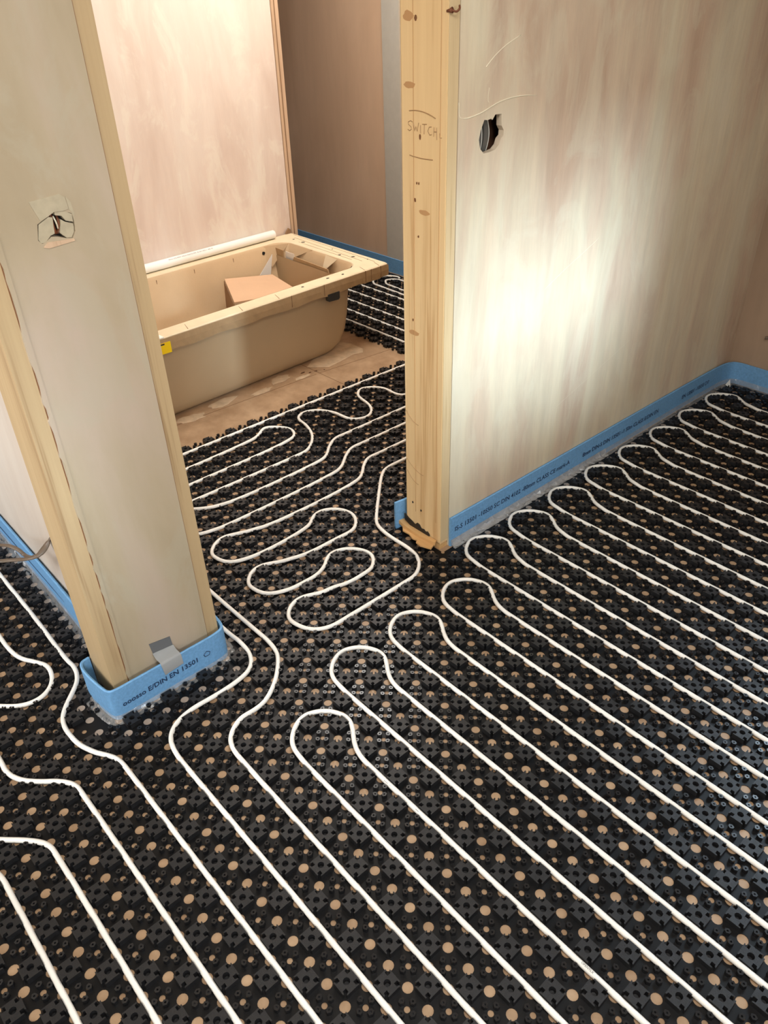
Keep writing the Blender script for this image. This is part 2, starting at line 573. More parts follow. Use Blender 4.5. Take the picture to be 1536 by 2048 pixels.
# --- timber that closes the end of the stud wall
tr = MB().box(-0.637, -0.493, 1.030, 1.062, 0.020, 2.4).build('trim_1', M['pine'])
tag(tr, 'yellow pine stud on the end of the right wall with pencil marks', 'timber', kind='structure')
MB().box(-0.4935, -0.4905, 1.031, 1.0615, 0.030, 2.4).build('edge_face', M['pine_pale'], tr)
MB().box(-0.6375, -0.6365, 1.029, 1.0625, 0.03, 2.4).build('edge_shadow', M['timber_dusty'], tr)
for x in (-0.598, -0.512):
    MB().box(x - 0.0006, x + 0.0006, 1.0293, 1.031, 0.09, 2.3).build('grain_line', M['knot_light'], tr)


def on_stud(poly, mat, name, t=0.0007):
    return MB().plate(poly, (0, 1.030, 0), (1, 0, 0), (0, 0, 1), t).build(name, mat, tr)


def eblob(cx, cz, rx, rz, n=14, j=0.15):
    return blob(cx, cz, rx, rz, 0, n, j)


for cx, cz, rx, rz in ((-0.590, 1.372, 0.004, 0.006), (-0.594, 1.002, 0.003, 0.005), (-0.604, 0.700, 0.0025, 0.004), (-0.583, 0.918, 0.0022, 0.003), (-0.577, 1.142, 0.003, 0.006), (-0.588, 1.041, 0.002, 0.003), (-0.581, 1.041, 0.002, 0.003)):
    on_stud(eblob(cx, cz, rx, rz), M['knot'], 'knot')
for cx, cz, rx, rz in ((-0.612, 1.376, 0.016, 0.010), (-0.563, 0.977, 0.018, 0.006), (-0.61, 1.245, 0.018, 0.007), (-0.60, 0.665, 0.02, 0.007)):
    on_stud(eblob(cx, cz, rx, rz), M['knot_light'], 'knot', 0.0004)
for cx, cz in ((-0.611, 0.118), (-0.575, 0.104)):
    on_stud(eblob(cx, cz, 0.0028, 0.004), M['hole_dark'], 'nail_hole')


def stroke(pts, parent, name, width=0.0011):
    """pencil stroke on the stud face (plane y = 1.03)"""
    P = [Vector((a, 1.0297, b)) for a, b in pts]
    return MB().tube(P, width, 4, squash=1.0).build(name, M['pencil'], parent)


def arc(a, b, sag, n=8):
    return [(a[0] + (b[0] - a[0]) * t / n, a[1] + (b[1] - a[1]) * t / n + sag * 4 * (t / n) * (1 - t / n)) for t in range(n + 1)]


stroke(arc((-0.612, 1.193), (-0.527, 1.184), 0.006), tr, 'pencil_line')
stroke(arc((-0.612, 1.100), (-0.535, 1.098), -0.002), tr, 'pencil_line')
for k, zz in enumerate((0.405, 0.245, 0.205)):
    stroke(arc((-0.634, zz + 0.02), (-0.585 + 0.02 * (k % 2), zz - 0.012), -0.008), tr, 'pencil_line', 0.0009)
LET = {'S': [[(1, .9), (.6, 1), (.15, .85), (.2, .6), (.7, .4), (.75, .15), (.4, 0), (.05, .1)]], 'W': [[(0, .9), (.25, .1), (.5, .55), (.75, .1), (1, .95)]],
       'I': [[(.5, 0), (.5, .8)]], 'T': [[(.4, 0), (.5, 1)], [(0, .95), (1, 1)]], 'C': [[(.9, .85), (.4, .8), (.1, .4), (.5, .05), (.9, .1)]],
       'H': [[(.2, 0), (.25, .9)], [(.8, -.3), (.75, .9)], [(.2, .45), (.8, .5)]], 'L': [[(.3, .45), (.35, 0), (.8, .02)]]}
px0 = -0.618
for ch, wd in (('S', .017), ('W', .018), ('I', .008), ('T', .014), ('C', .015), ('H', .017), ('L', .012)):
    for st in LET[ch]:
        stroke([(px0 + a * wd, 1.152 + b * 0.021 - (px0 + 0.618) * 0.06) for a, b in st], tr, 'pencil_letter', 0.0010)
    px0 += wd + 0.002
nail = MB().tube([(-0.497, 1.031, 1.385), (-0.490, 1.030, 1.386), (-0.483, 1.031, 1.387)], [0.003, 0.003, 0.006], 8)
nail.tube(catmull([(-0.484, 1.031, 1.387), (-0.477, 1.037, 1.384), (-0.474, 1.043, 1.389), (-0.478, 1.047, 1.394)], 4), 0.0022, 6)
nail.build('bent_nail', M['rust'], tr, True)

# splintered sole plate and the mat scrap poking out under the stud
sp = empty('splintered_sole_plate', (-0.58, 1.01, 0.0))
tag(sp, 'splintered pine sole plate sticking out below the stud end', 'timber')
MB().plate([(-0.690, 1.022), (-0.672, 1.040), (-0.628, 1.029), (-0.505, 1.027), (-0.500, 1.016), (-0.56, 1.008), (-0.625, 1.010)], (0, 0, 0.018), (1, 0, 0), (0, 1, 0), 0.012).build('upper_splinter', M['pine_sole'], sp)
MB().plate([(-0.640, 1.012), (-0.600, 1.014), (-0.505, 1.016), (-0.497, 0.996), (-0.530, 0.984), (-0.552, 0.986), (-0.556, 0.996), (-0.575, 0.992), (-0.60, 1.001), (-0.625, 0.999)], (0, 0, 0.015), (1, 0, 0), (0, 1, 0), 0.005).build('lower_splinter', M['pine_sole'], sp)
MB().box(-0.637, -0.494, 1.030, 1.062, 0.0, 0.022).build('plate', M['pine_sole'], sp)
scr = MB()
SC = [(-0.645, 0.062), (-0.628, 0.052), (-0.612, 0.047), (-0.600, 0.041), (-0.590, 0.052), (-0.580, 0.050), (-0.572, 0.040), (-0.560, 0.042), (-0.553, 0.037), (-0.545, 0.042), (-0.537, 0.036), (-0.533, 0.024), (-0.545, 0.020), (-0.575, 0.024), (-0.61, 0.026), (-0.642, 0.040)]
scr.plate([(a, b) for a, b in SC], (0, 1.0295, 0), (1, 0, 0), (0, 0, 1), 0.005)
so = scr.build('mat_offcut', M['black_scrap'])
tag(so, 'jagged black mat offcut wedged under the pine stud', 'offcut')

# --- end wall (far right corner, carried on behind the bathroom)
we = MB().box(-4.4, 3.0, 2.75, 2.9, 0.0, 2.4).build('wall_end', M['plaster_far'])
tag(we, 'brown bare plaster end wall behind bathroom and corner', 'wall', kind='structure')
MB().box(-0.4899, 3.0, 2.742, 2.7502, 0.0, 2.4).build('corner_shade_coat', M['plaster_end'], we)  # darker tone stands in for the light fading into this corner
gb = MB().box(-2.622, -2.494, 2.741, 2.752, 0.0, 2.4).build('trim_2', M['plasterboard_grey'])
tag(gb, 'pale grey vertical plasterboard strip on the dark end wall', 'trim', kind='structure')

# --- pink wall behind the bath (a touch out of square, as the bath is)
SH = 0.05


def shear(y):
    return SH * (2.05 - y)


wp = MB()
y0, y1 = 0.20, 2.060
vs_ = [(-2.604 + shear(y0), y0), (-2.604 + shear(y1), y1), (-2.73 + shear(y1), y1), (-2.73 + shear(y0), y0)]
wp.plate(vs_, (0, 0, 0), (1, 0, 0), (0, 1, 0), 2.4)
wpo = wp.build('wall_back', M['plaster_pink'])
tag(wpo, 'pale pink plaster wall rising behind the bath', 'wall', kind='structure')
t3 = MB().box(-2.735, -2.600, 2.062, 2.100, 0.0, 2.4).build('trim_3', M['timber_pink'])
tag(t3, 'thin pale timber edging on the end of the pink wall', 'timber', kind='structure')
MB().box(-2.601, -2.5985, 2.076, 2.081, 0.0, 2.4).build('groove', M['card_edge'], t3)
sc1 = MB().plate([(-0.02, 0), (0.012, 0.0), (0.012, 0.018), (0.002, 0.026), (-0.012, 0.012)], (-2.59, 2.03, 0.366), (0, 1, 0), (0, 0, 1), 0.01).build('card_scrap', M['card_edge'])
tag(sc1, 'small torn card scrap between bath corner and pink wall', 'scrap')

# --- post between the two door openings
PH = [(0.133, 1.12), (0.154, 1.129), (0.165, 1.134), (0.181, 1.133), (0.195, 1.127), (0.196, 1.111), (0.194, 1.097), (0.187, 1.087), (0.175, 1.089), (0.161, 1.094), (0.151, 1.096), (0.14, 1.09), (0.132, 1.088), (0.127, 1.095)]
po = wall_with_hole('wall_middle', M['plaster_post'], -0.577, -0.700, 0.058, 0.276, 0.02, 2.4, PH, 0.025)
tag(po, 'narrow plastered wall end between the two doorways', 'wall', kind='structure')
MB().box(-0.606, -0.602, 0.11, 0.215, 1.07, 1.15).build('hole_back', M['hole_dark'], po)
for nm, poly, x, t in (('plaster_lump', [(0.135, 1.119), (0.154, 1.128), (0.161, 1.126), (0.159, 1.111), (0.158, 1.1), (0.15, 1.098), (0.139, 1.089), (0.131, 1.089), (0.128, 1.096)], -0.592, 0.0145),
                       ('plaster_lump', [(0.175, 1.12), (0.181, 1.115), (0.194, 1.11), (0.194, 1.104), (0.192, 1.096), (0.186, 1.088), (0.177, 1.089), (0.172, 1.094), (0.168, 1.099)], -0.594, 0.0145),
                       ('plaster_lump', [(0.166, 1.134), (0.182, 1.133), (0.195, 1.126), (0.194, 1.113), (0.182, 1.117), (0.177, 1.126), (0.166, 1.129)], -0.592, 0.015),
                       ('filler_patch', [(0.128, 1.157), (0.155, 1.159), (0.181, 1.161), (0.189, 1.155), (0.191, 1.135), (0.181, 1.1335), (0.165, 1.1345), (0.154, 1.1295), (0.139, 1.124), (0.132, 1.145)], -0.578, 0.0022),
                       ('filler_patch', [(0.191, 1.155), (0.198, 1.145), (0.199, 1.125), (0.196, 1.113), (0.196, 1.128), (0.192, 1.134)], -0.578, 0.0015)):
    MB().plate(poly, (x, 0, 0), (0, 1, 0), (0, 0, 1), t).build(nm, M['filler'], po)
MB().plate([(0.133, 1.0815), (0.142, 1.0885), (0.188, 1.0858), (0.189, 1.082), (0.142, 1.0785)], (-0.578, 0, 0), (0, 1, 0), (0, 0, 1), 0.0025).build('hole_ledge', M['timber_pink'], po)  # pale plate stands in for light on the bottom of the hole
MB().tube(catmull([(-0.59, 0.163, 1.13), (-0.586, 0.161, 1.115), (-0.588, 0.163, 1.097)], 4), 0.0028, 6).build('wire', M['copper'], po, True)
MB().tube(catmull([(-0.59, 0.172, 1.128), (-0.584, 0.171, 1.112), (-0.588, 0.166, 1.097)], 4), 0.0024, 6).build('wire', M['rust'], po, True)
MB().tube(catmull([(-0.588, 0.166, 1.126), (-0.583, 0.167, 1.114), (-0.587, 0.169, 1.10)], 4), 0.0015, 6).build('wire', M['plaster_pale'], po, True)
t4 = MB().box(-0.700, -0.578, 0.020, 0.057, 0.012, 2.4).build('trim_4', M['timber_dusty'])
tag(t4, 'dusty timber stud on the left edge of the narrow wall end', 'timber', kind='structure')
t5 = MB().box(-0.700, -0.578, 0.2765, 0.308, 0.012, 2.4).build('trim_5', M['timber_dusty'])
tag(t5, 'narrow timber stud on the doorway side of the wall end', 'timber', kind='structure')
# ragged plaster lip along the left stud
lip = MB()
zz = 0.06
pr = None
while zz < 2.3:
    yy = 0.058 + RND.uniform(-0.005, 0.003)
    cur = [(-0.5795, yy, zz), (-0.5755, yy + 0.002, zz), (-0.5755, 0.066, zz), (-0.5795, 0.066, zz)]
    n = len(lip.v)
    lip.v += cur
    if pr is not None:
        lip.f += [(pr + i, pr + (i + 1) % 4, n + (i + 1) % 4, n + i) for i in range(4)]
    pr = n
    zz += RND.uniform(0.012, 0.045)
lip.build('plaster_lip', M['plaster_post'], po)
MB().box(-0.5785, -0.5765, 0.0560, 0.0578, 0.03, 2.4).build('crack', M['knot'], po)
MB().box(-0.5785, -0.5765, 0.2760, 0.2768, 0.03, 2.4).build('crack', M['card_edge'], po)

# --- left wall running back from the post, and the unseen walls that close the rooms
wl = MB().box(-4.4, -0.702, 0.085, 0.306, 0.0, 2.4).build('wall_left', M['plaster_left'])
tag(wl, 'sunlit white plaster wall behind the left stud', 'wall', kind='structure')
wpar = MB().box(-0.70, -0.577, -2.3, -0.78, 0.0, 2.4).build('wall_partition', M['white_wall'])
tag(wpar, 'plastered partition left of the left doorway', 'wall', kind='structure')
wb = MB()
wb.box(2.9, 3.05, -2.3, 2.95, 0.0, 1.51)
wb.box(2.9, 3.05, -2.3, 2.95, 2.10, 2.4)
wb.box(2.9, 3.05, -2.3, -1.5, 1.51, 2.10)
wb.box(2.9, 3.05, -0.72, 0.30, 1.51, 2.10)
wb.box(2.9, 3.05, 1.17, 2.95, 1.51, 2.10)
tag(wb.build('wall_rear', M['white_wall']), 'rear wall with two high window openings', 'wall', kind='structure')
tag(MB().box(-4.4, 3.0, -2.45, -2.3, 0.0, 2.4).build('wall_side', M['white_wall']), 'plain plastered side wall of the near room', 'wall', kind='structure')
tag(MB().box(-4.5, -4.4, -2.3, 2.9, 0.0, 2.4).build('wall_passage', M['plaster_far']), 'plain wall closing the far passage', 'wall', kind='structure')

# ------------------------------------------------------------------ castellated mat
def diag(d, e):
    c = math.sqrt(0.5)
    return ((d - e) * c, (d + e) * c)


def nub_geometry():
    a = 0.0186
    corner = [(a, 0.0100), diag(0.0228, -0.0036), diag(0.0205, -0.0026), diag(0.0168, -0.0050), diag(0.0116, 0.0), diag(0.0168, 0.0050), diag(0.0205, 0.0026), diag(0.0228, 0.0036), (0.0100, a)]
    out = []
    for k in range(4):
        c, s = math.cos(k * math.pi / 2), math.sin(k * math.pi / 2)
        out += [(x * c - y * s, x * s + y * c) for x, y in corner]
    hole = [(0.0066 * math.cos(2 * math.pi * i / 10), 0.0066 * math.sin(2 * math.pi * i / 10)) for i in range(10)]
    v2, f2 = ring_fill(out, hole)
    T, B = 0.0146, 0.0012
    mb = MB()
    mb.add([(x, y, T) for x, y in v2], f2)
    n = len(out)
    mb.add([(x, y, T) for x, y in out] + [(x * 1.01, y * 1.01, B) for x, y in out], [(i, n + i, n + (i + 1) % n, (i + 1) % n) for i in range(n)])
    n = len(hole)
    mb.add([(x, y, T) for x, y in hole] + [(x * 0.8, y * 0.8, 0.003) for x, y in hole], [(i, (i + 1) % n, n + (i + 1) % n, n + i) for i in range(n)] + [tuple(range(n, 2 * n))])
    return mb


def pin_geometry():
    mb = MB()
    for k in range(4):
        ang = k * math.pi / 2
        ca, sa = math.cos(ang), math.sin(ang)
        shape = [(0.0082, 0.0), (0.0112, -0.0050), (0.0160, -0.0056), (0.0190, 0.0), (0.0160, 0.0056), (0.0112, 0.0050)]
        hol = [(0.0137 + 0.0020 * math.cos(i * math.pi / 3 + math.pi), 0.0020 * math.sin(i * math.pi / 3 + math.pi)) for i in range(6)]
        R = lambda p: (p[0] * ca - p[1] * sa, p[0] * sa + p[1] * ca)
        top = [R(p) for p in shape]
        bot = [R(((p[0] - 0.014) * 1.08 + 0.014, p[1] * 1.08)) for p in shape]
        ho = [R(p) for p in hol]
        vs_ = [(x, y, 0.0112) for x, y in top] + [(x, y, 0.0012) for x, y in bot] + [(x, y, 0.0112) for x, y in ho] + [(x, y, 0.006) for x, y in ho]
        fs_ = []
        for i in range(6):
            j = (i + 1) % 6
            fs_ += [(i, 6 + i, 6 + j, j), (i, j, 12 + j, 12 + i), (12 + i, 12 + j, 18 + j, 18 + i)]
        fs_.append((18, 19, 20, 21, 22, 23))
        mb.add(vs_, fs_)
    return mb


def cell_geometry(par):
    h = 0.025
    r = 0.0055
    def qc(sx, sy):
        pts = [(sx * (h - r * math.cos(t)), sy * (h - r * math.sin(t))) for t in (0, math.pi / 6, math.pi / 3, math.pi / 2)]
        return pts
    # corner (+,+) and (-,-) carry the small holes when par == 0
    if par == 0:
        o = qc(1, 1)[::-1] + [(-h, h)] + qc(-1, -1)[::-1] + [(h, -h)]
    else:
        o = [(h, h)] + qc(-1, 1) + [(-h, -h)] + qc(1, -1)
    hole = [(0.0102 * math.cos(2 * math.pi * i / 14), 0.0102 * math.sin(2 * math.pi * i / 14)) for i in range(14)]
    v2, f2 = ring_fill(o, hole)
    mb = MB()
    mb.add([(x, y, 0.0016) for x, y in v2], f2)
    n = len(hole)
    mb.add([(x, y, 0.0016) for x, y in hole] + [(x, y, 0.0001) for x, y in hole], [(i, (i + 1) % n, n + (i + 1) % n, n + i) for i in range(n)])
    return mb


def fix_mesh(mb, name):
    me = bpy.data.meshes.new(name)
    me.from_pydata(mb.v, [], mb.f)
    b = bmesh.new()
    b.from_mesh(me)
    bmesh.ops.remove_doubles(b, verts=b.verts, dist=1e-6)
    bmesh.ops.recalc_face_normals(b, faces=b.faces)
    b.to_mesh(me)
    b.free()
    return me


def arrays(me):
    return np.array([tuple(v.co) for v in me.vertices]), [tuple(p.vertices) for p in me.polygons]


NUB = fix_mesh(nub_geometry(), 'nub')
PIN = fix_mesh(pin_geometry(), 'pin_cluster')
NUB.materials.append(M['black_nub'])
PIN.materials.append(M['black_pin'])
CELLS = [cell_geometry(0), cell_geometry(1)]
for c in CELLS:
    me_ = fix_mesh(c, 'tmp')
    if me_.polygons[0].normal.z < 0:
        me_.flip_normals()
    c.v, c.f = [tuple(v.co) for v in me_.vertices], [tuple(p.vertices) for p in me_.polygons]
    bpy.data.meshes.remove(me_)


def in_view(x, y, mrg=330):
    p = pix(x, y)
    return p is not None and -mrg < p[0] < 1536 + mrg and -mrg < p[1] < 2048 + 260


def field(name, me, spots, mat, parent):
    v, f = arrays(me)
    n = len(v)
    V = np.concatenate([v + np.array([x, y, 0]) for x, y in spots])
    F = [tuple(i + k * n for i in g) for k in range(len(spots)) for g in f]
    m2 = bpy.data.meshes.new(name)
    m2.from_pydata(V.tolist(), [], F)
    return tag(link(name, m2, mat, parent), kind='stuff')


def make_mat(label, has, nparts, loc, keep):
    root = empty('castellated_heating_mat', loc)
    tag(root, label, 'heating mat', 'black castellated heating mats')
    inv = root.matrix_basis.inverted()
    cells = [(X, Y) for X in range(-90, 40) for Y in range(-30, 70) if has(X, Y) and in_view(X * q, Y * q)]
    cs = set(cells)
    mb = MB()
    for X, Y in cells:
        g = CELLS[(X + Y) % 2]
        n = len(mb.v)
        mb.v += [(x + X * q, y + Y * q, z) for x, y, z in g.v]
        mb.f += [tuple(i + n for i in f) for f in g.f]
    mb.build('base_sheet', M['black_sheet'], root, fix=False)
    nubs, pins = [], []
    corners = set()
    for X, Y in cells:
        for a, b in ((X, Y), (X - 1, Y), (X, Y - 1), (X - 1, Y - 1)):
            corners.add((a, b))
    for a, b in sorted(corners):
        cnt = sum((i, j) in cs for i in (a, a + 1) for j in (b, b + 1))
        if cnt < 4 and not (cnt >= 2 and keep(a, b)):
            continue
        (nubs if (a + b) % 2 else pins).append(((a + 0.5) * q, (b + 0.5) * q))
    for lst, me, nm, mat in ((nubs, NUB, 'nub', M['black_nub']), (pins, PIN, 'pin_cluster', M['black_pin'])):
        def key(s):
            p = pix(*s)
            inside = p and 0 <= p[0] <= 1536 and 0 <= p[1] <= 2048
            return (0 if inside else 1, (Vector((s[0], s[1], 0)) - CAM).length)
        lst.sort(key=key)
        for x, y in lst[:nparts]:
            o = bpy.data.objects.new(nm, me)
            COL.objects.link(o)
            o.parent = root
            o.matrix_parent_inverse = inv
            o.location = (x, y, 0)
        if lst[nparts:]:
            field(nm + '_field', me, lst[nparts:], mat, root)
    return root


def has_near(X, Y):
    if Y > 54 or Y < -30 or X < -11:
        return False
    if Y >= 20.5:
        return X >= -9
    return True


def has_bath(X, Y):
    if X > -12 or Y < 7 or Y > 54 or X < -78:
        return False
    if Y >= 21 and X > -14:
        return False
    if Y <= 39 and X < -31:
        return False
    return True


def has_left(X, Y):
    return X <= -12 and Y <= (0 if X > -15 else 1) and X > -60 and Y > -16


make_mat('black castellated mat covering the near room floor', has_near, 300, (0.2, 0.8, 0), lambda a, b: (a == -12 and (b <= -3 or 7 <= b <= 18)) or (a == -11 and 0 <= b <= 5))
make_mat('black castellated mat on the bathroom floor around the bath', has_bath, 300, (-1.1, 1.2, 0), lambda a, b: (a == -32 and b < 39) or (b == 39 and a <= -31))
make_mat('black castellated mat in the left doorway beside the blue-wrapped post', has_left, 150, (-1.0, -0.3, 0), lambda a, b: False)

# ------------------------------------------------------------------ heating pipes (lattice units of 50 mm)
PZ, PR = 0.0072, 0.0057


def pipe(label, pts, group):
    P = chaikin([(x * q, y * q, PZ) for x, y in pts], 3)
    P2 = [P[0]]
    for a in P[1:]:
        if (a - P2[-1]).length > 0.002:
            P2.append(a)
    zs = []
    for p in P2:
        X, Y = p.x / q - 0.5, p.y / q - 0.5
        best = 9.0
        for a in (math.floor(X), math.floor(X) + 1):
            for b in (math.floor(Y), math.floor(Y) + 1):
                if (a + b) % 2:
                    dx, dy = abs(X - a) * q, abs(Y - b) * q
                    # distance to the nub's square top
                    best = min(best, math.hypot(max(dx - 0.0186, 0), max(dy - 0.0186, 0)) if dx + dy > 0.0265 else 0.0)
        zs.append(max(0.0, min(1.0, (PR - 0.0012 - best) / 0.0035)) * 0.0105)
    for _ in range(30):
        zs = [zs[0]] + [((zs[i - 1] + zs[i] * 2 + zs[i + 1]) / 4) for i in range(1, len(zs) - 1)] + [zs[-1]]
    for p, z in zip(P2, zs):
        p.z += z
    o = MB().tube(P2, PR, 12).build('heating_pipe', M['pipe_white'], None, True)
    return tag(o, label, 'pipe', group)


ORD = ['twelfth', 'eleventh', 'tenth', 'ninth', 'eighth', 'seventh', 'sixth', 'fifth', 'fourth', 'third', 'second', 'first']
G1 = 'hairpin pipe loops in the near room'
near_pipes = {}
for k in range(12):
    a = 5 + 4 * k
    T = -5.0 if k == 0 else (-7.1 if k < 4 else -9.05)
    E1 = 24 if a < 20 else 18
    pts = [(E1, a), (T + 3.2, a), (T + 1.9, a), (T + 0.95, a + 0.13), (T + 0.25, a + 0.75), (T - 0.07, a + 1.55), (T + 0.12, a + 2.2), (T + 0.6, a + 2.75), (T + 1.35, a + 3.07), (T + 2.0, a + 2.9), (T + 2.7, a + 2.38), (T + 3.4, a + 2.03), (T + 4.4, a + 2), (E1, a + 2)]
    if k == 0:
        lab = 'white hairpin pipe loop with the lowest bend, nearest the camera'
    elif k == 11:
        lab = 'white hairpin pipe loop tucked into the far right corner'
    else:
        lab = 'white hairpin pipe loop, %s counted from the far right corner' % ORD[k]
    near_pipes[k] = pipe(lab, pts, G1)
G2 = 'pipe runs passing the post'
pipe('white pipe running down right of the post from the bathroom doorway', [(-20, 8.2), (-15.8, 8.15), (-12.2, 8.22), (-10.3, 8.25), (-9.4, 8.15), (-8.7, 7.72), (-7.8, 6.9), (-7.06, 5.86), (-6.9, 4.92), (-6.9, 4.1), (-6.5, 3.4), (-5.8, 3.05), (-4.8, 3), (24, 3)], G2)
pipe('white pipe bending closely round the front of the blue-wrapped post', [(-18, 7.05), (-12.4, 7.04), (-11.3, 7.12), (-10.3, 7.08), (-9.5, 6.62), (-9.05, 5.78), (-9.03, 4.18), (-9.1, 2.7), (-8.8, 1.76), (-8.2, 1.22), (-7.3, 1.0), (-6.1, 1.0), (24, 1)], G2)
pipe('white pipe snaking left of the post through the left doorway', [(-40, -0.2), (-25.8, -0.18), (-20.8, -0.12), (-16.6, -0.2), (-15.6, -0.1), (-14.8, -0.3), (-14.2, -0.84), (-13.5, -1.54), (-12.8, -2.0), (-11.9, -2.14), (-10.8, -2.06), (-10.0, -1.76), (-9.3, -1.26), (-8.6, -1.03), (-7.7, -1), (24, -1)], G2)
pipe('white pipe entering at the left edge with one level bend', [(-16, -5.0), (-12.4, -5.04), (-11.6, -5.08), (-10.8, -4.8), (-10.1, -4.16), (-9.55, -3.5), (-8.9, -3.1), (-8.2, -3.0), (20, -3)], G2)
pipe('white pipe with a level bend at the lower left edge', [(-9.6, -7.6), (-8.42, -6.46), (-7.6, -5.6), (-6.9, -5.13), (-6.1, -5.0), (16, -5)], G2)
pipe('white pipe crossing the bottom left corner of the picture', [(-7.4, -7.2), (-6.8, -7.04), (-6.0, -7.0), (14, -7)], G2)
pipe('short white pipe bend at the left edge behind the doorway', [(-26, -2.1), (-20.56, -2.12), (-19.36, -2.14), (-18.2, -1.94), (-17.5, -1.4), (-16.7, -1.1), (-15.9, -1.16), (-15.2, -1.58), (-14.85, -2.26), (-15.0, -3.06), (-15.7, -3.84), (-17.2, -5.2), (-19, -6)], G2)
G3 = 'pipe runs on the bathroom floor'
pipe('straight white pipe along the mat edge beside the bath', [(-31, 4), (-31, 44)], G3)
pipe('narrow white hairpin pipe pointing right near the mat edge', [(-29, 4), (-29, 14), (-29.1, 19.7), (-29.5, 20.7), (-29.98, 21.5), (-29.75, 22.4), (-28.75, 23.12), (-27.75, 22.9), (-27.15, 22.1), (-27, 20.4), (-27, 13), (-27, 4)], G3)
pipe('white pipe with two large S bends in the bathroom', [(-25, 4), (-25, 12), (-24.85, 21.1), (-25.1, 22.26), (-26.4, 23.62), (-27.8, 24.2), (-29.05, 24.3), (-29.9, 24.75), (-30.15, 25.6), (-29.65, 26.6), (-28.46, 27.18), (-27.06, 27.15), (-26.25, 27.62), (-25.85, 28.58), (-26.35, 29.56), (-27.34, 30.14), (-28.7, 30.2), (-29.75, 30.84), (-30.1, 31.74), (-29.6, 32.55), (-28.38, 32.95), (-27.2, 32.95), (-26.5, 33.4), (-26.3, 35), (-27, 38)], G3)
pipe('white pipe with the upper of two small parallel kinks', [(-26.5, 8.5), (-24.9, 11.0), (-24.1, 11.9), (-23.2, 13.1), (-23.0, 14.8), (-23, 21.4), (-23.35, 22.5), (-24.3, 23.44), (-24.9, 24.5), (-25, 26), (-25, 40)], G3)
pipe('white pipe with the lower of two small parallel kinks', [(-23, 8.5), (-21.5, 10.4), (-21.05, 11.3), (-21, 12.6), (-21, 21.2), (-21.35, 22.3), (-22.4, 23.48), (-22.9, 24.48), (-23, 26), (-23, 40)], G3)
pipe('long white pipe meandering in three loops through the doorway', [(-21, 40), (-21, 26), (-20.95, 24.44), (-20.5, 23.6), (-19.5, 22.6), (-19.05, 21.6), (-19, 18), (-19.05, 14.3), (-19.25, 13.3), (-19.9, 12.14), (-20.0, 11.22), (-19.5, 10.36), (-18.7, 9.98), (-17.8, 10.22), (-17.15, 11.06), (-16.97, 12.1), (-17, 15.2), (-17.25, 16.26), (-17.85, 16.96), (-18.1, 17.72), (-17.8, 18.45), (-17.08, 19.0), (-16.2, 19.1), (-15.35, 18.6), (-14.9, 17.86), (-14.88, 16.5), (-14.98, 14.1), (-15.3, 12.98), (-15.98, 11.9), (-16.02, 11.08), (-15.45, 10.34), (-14.64, 9.98), (-13.7, 10.28), (-13.08, 11.16), (-12.9, 12.1), (-12.92, 13.4), (-13.28, 14.34), (-13.82, 14.94), (-14.07, 15.68), (-13.75, 16.48), (-13.0, 17.06), (-12.2, 17.18), (-11.52, 16.7), (-11.08, 15.98), (-11.08, 14.8), (-11.26, 13.6), (-11.46, 12.9), (-11.9, 12.0), (-12.02, 11.15), (-11.55, 10.38), (-10.84, 10.02), (-10.1, 10.1), (-9.3, 10.66), (-8.92, 11.5), (-8.86, 12.6), (-8.86, 16.7), (-8.96, 17.72), (-9.5, 18.55), (-10.24, 19.05), (-11.0, 19.14), (-13.1, 19.08), (-14.14, 19.32), (-14.9, 19.84), (-16.66, 21.62), (-18.56, 23.56), (-19.02, 24.44), (-19, 26.3), (-19, 40)], G3)
G4 = 'pipe runs beyond the bath end'
for yv, x0, x1, lab in ((41, -46, -30, 'straight white pipe nearest the mat edge beyond the bath end'), (43, -50, -32, 'second straight white pipe from the mat edge beyond the bath'), (45, -54, -34, 'third straight white pipe from the mat edge beyond the bath'), (47, -54, -36, 'fourth straight white pipe from the mat edge beyond the bath'), (49, -56, -38, 'fifth straight white pipe from the mat edge, partly under the bath rim')):
    pipe(lab, [(x0, yv), (x1, yv)], G4)
pipe('small white pipe bend just under the bath rim corner', [(-38, 50), (-44.6, 50), (-48.9, 50.1), (-49.8, 50.24), (-50.45, 50.74), (-50.8, 51.6), (-50.74, 52.5), (-50.3, 53.3), (-49, 53.6)], G4)
pipe('small white pipe bend against the blue strip of the dark end wall', [(-38, 51), (-45.8, 51), (-48.0, 51.08), (-48.75, 51.2), (-49.35, 51.66), (-49.6, 52.4), (-49.3, 52.95), (-48.4, 53.2), (-44, 53.2)], G4)
text('printed_text', 'OPENTLX', 0.0058, (7.0 * q, 10.96 * q, PZ + PR + 0.0003), (1, 0, 0), (0, 1, 0), M['print'], near_pipes[1])
text('printed_text', 'OPENTLX', 0.0058, (10.6 * q, 6.96 * q, PZ + PR + 0.0003), (1, 0, 0), (0, 1, 0), M['print'], near_pipes[0])


def scuff(k, x0, x1, yv):
    o = MB()
    x = x0
    while x < x1:
        ln = RND.uniform(0.004, 0.015)
        dy = RND.uniform(-0.0012, 0.0012) - 0.002
        o.box(x * 1.0, x + ln, yv * q + dy - 0.0005, yv * q + dy + 0.0005, PZ + 0.0050, PZ + 0.0056)
        x += ln + RND.uniform(0.004, 0.02)
    o.build('printed_text', M['print_grey'], near_pipes[k])


scuff(0, -0.06, 0.12, 7)
scuff(1, 0.40, 0.66, 11)
scuff(1, -0.23, -0.16, 9)
scuff(2, -0.14, -0.02, 13)

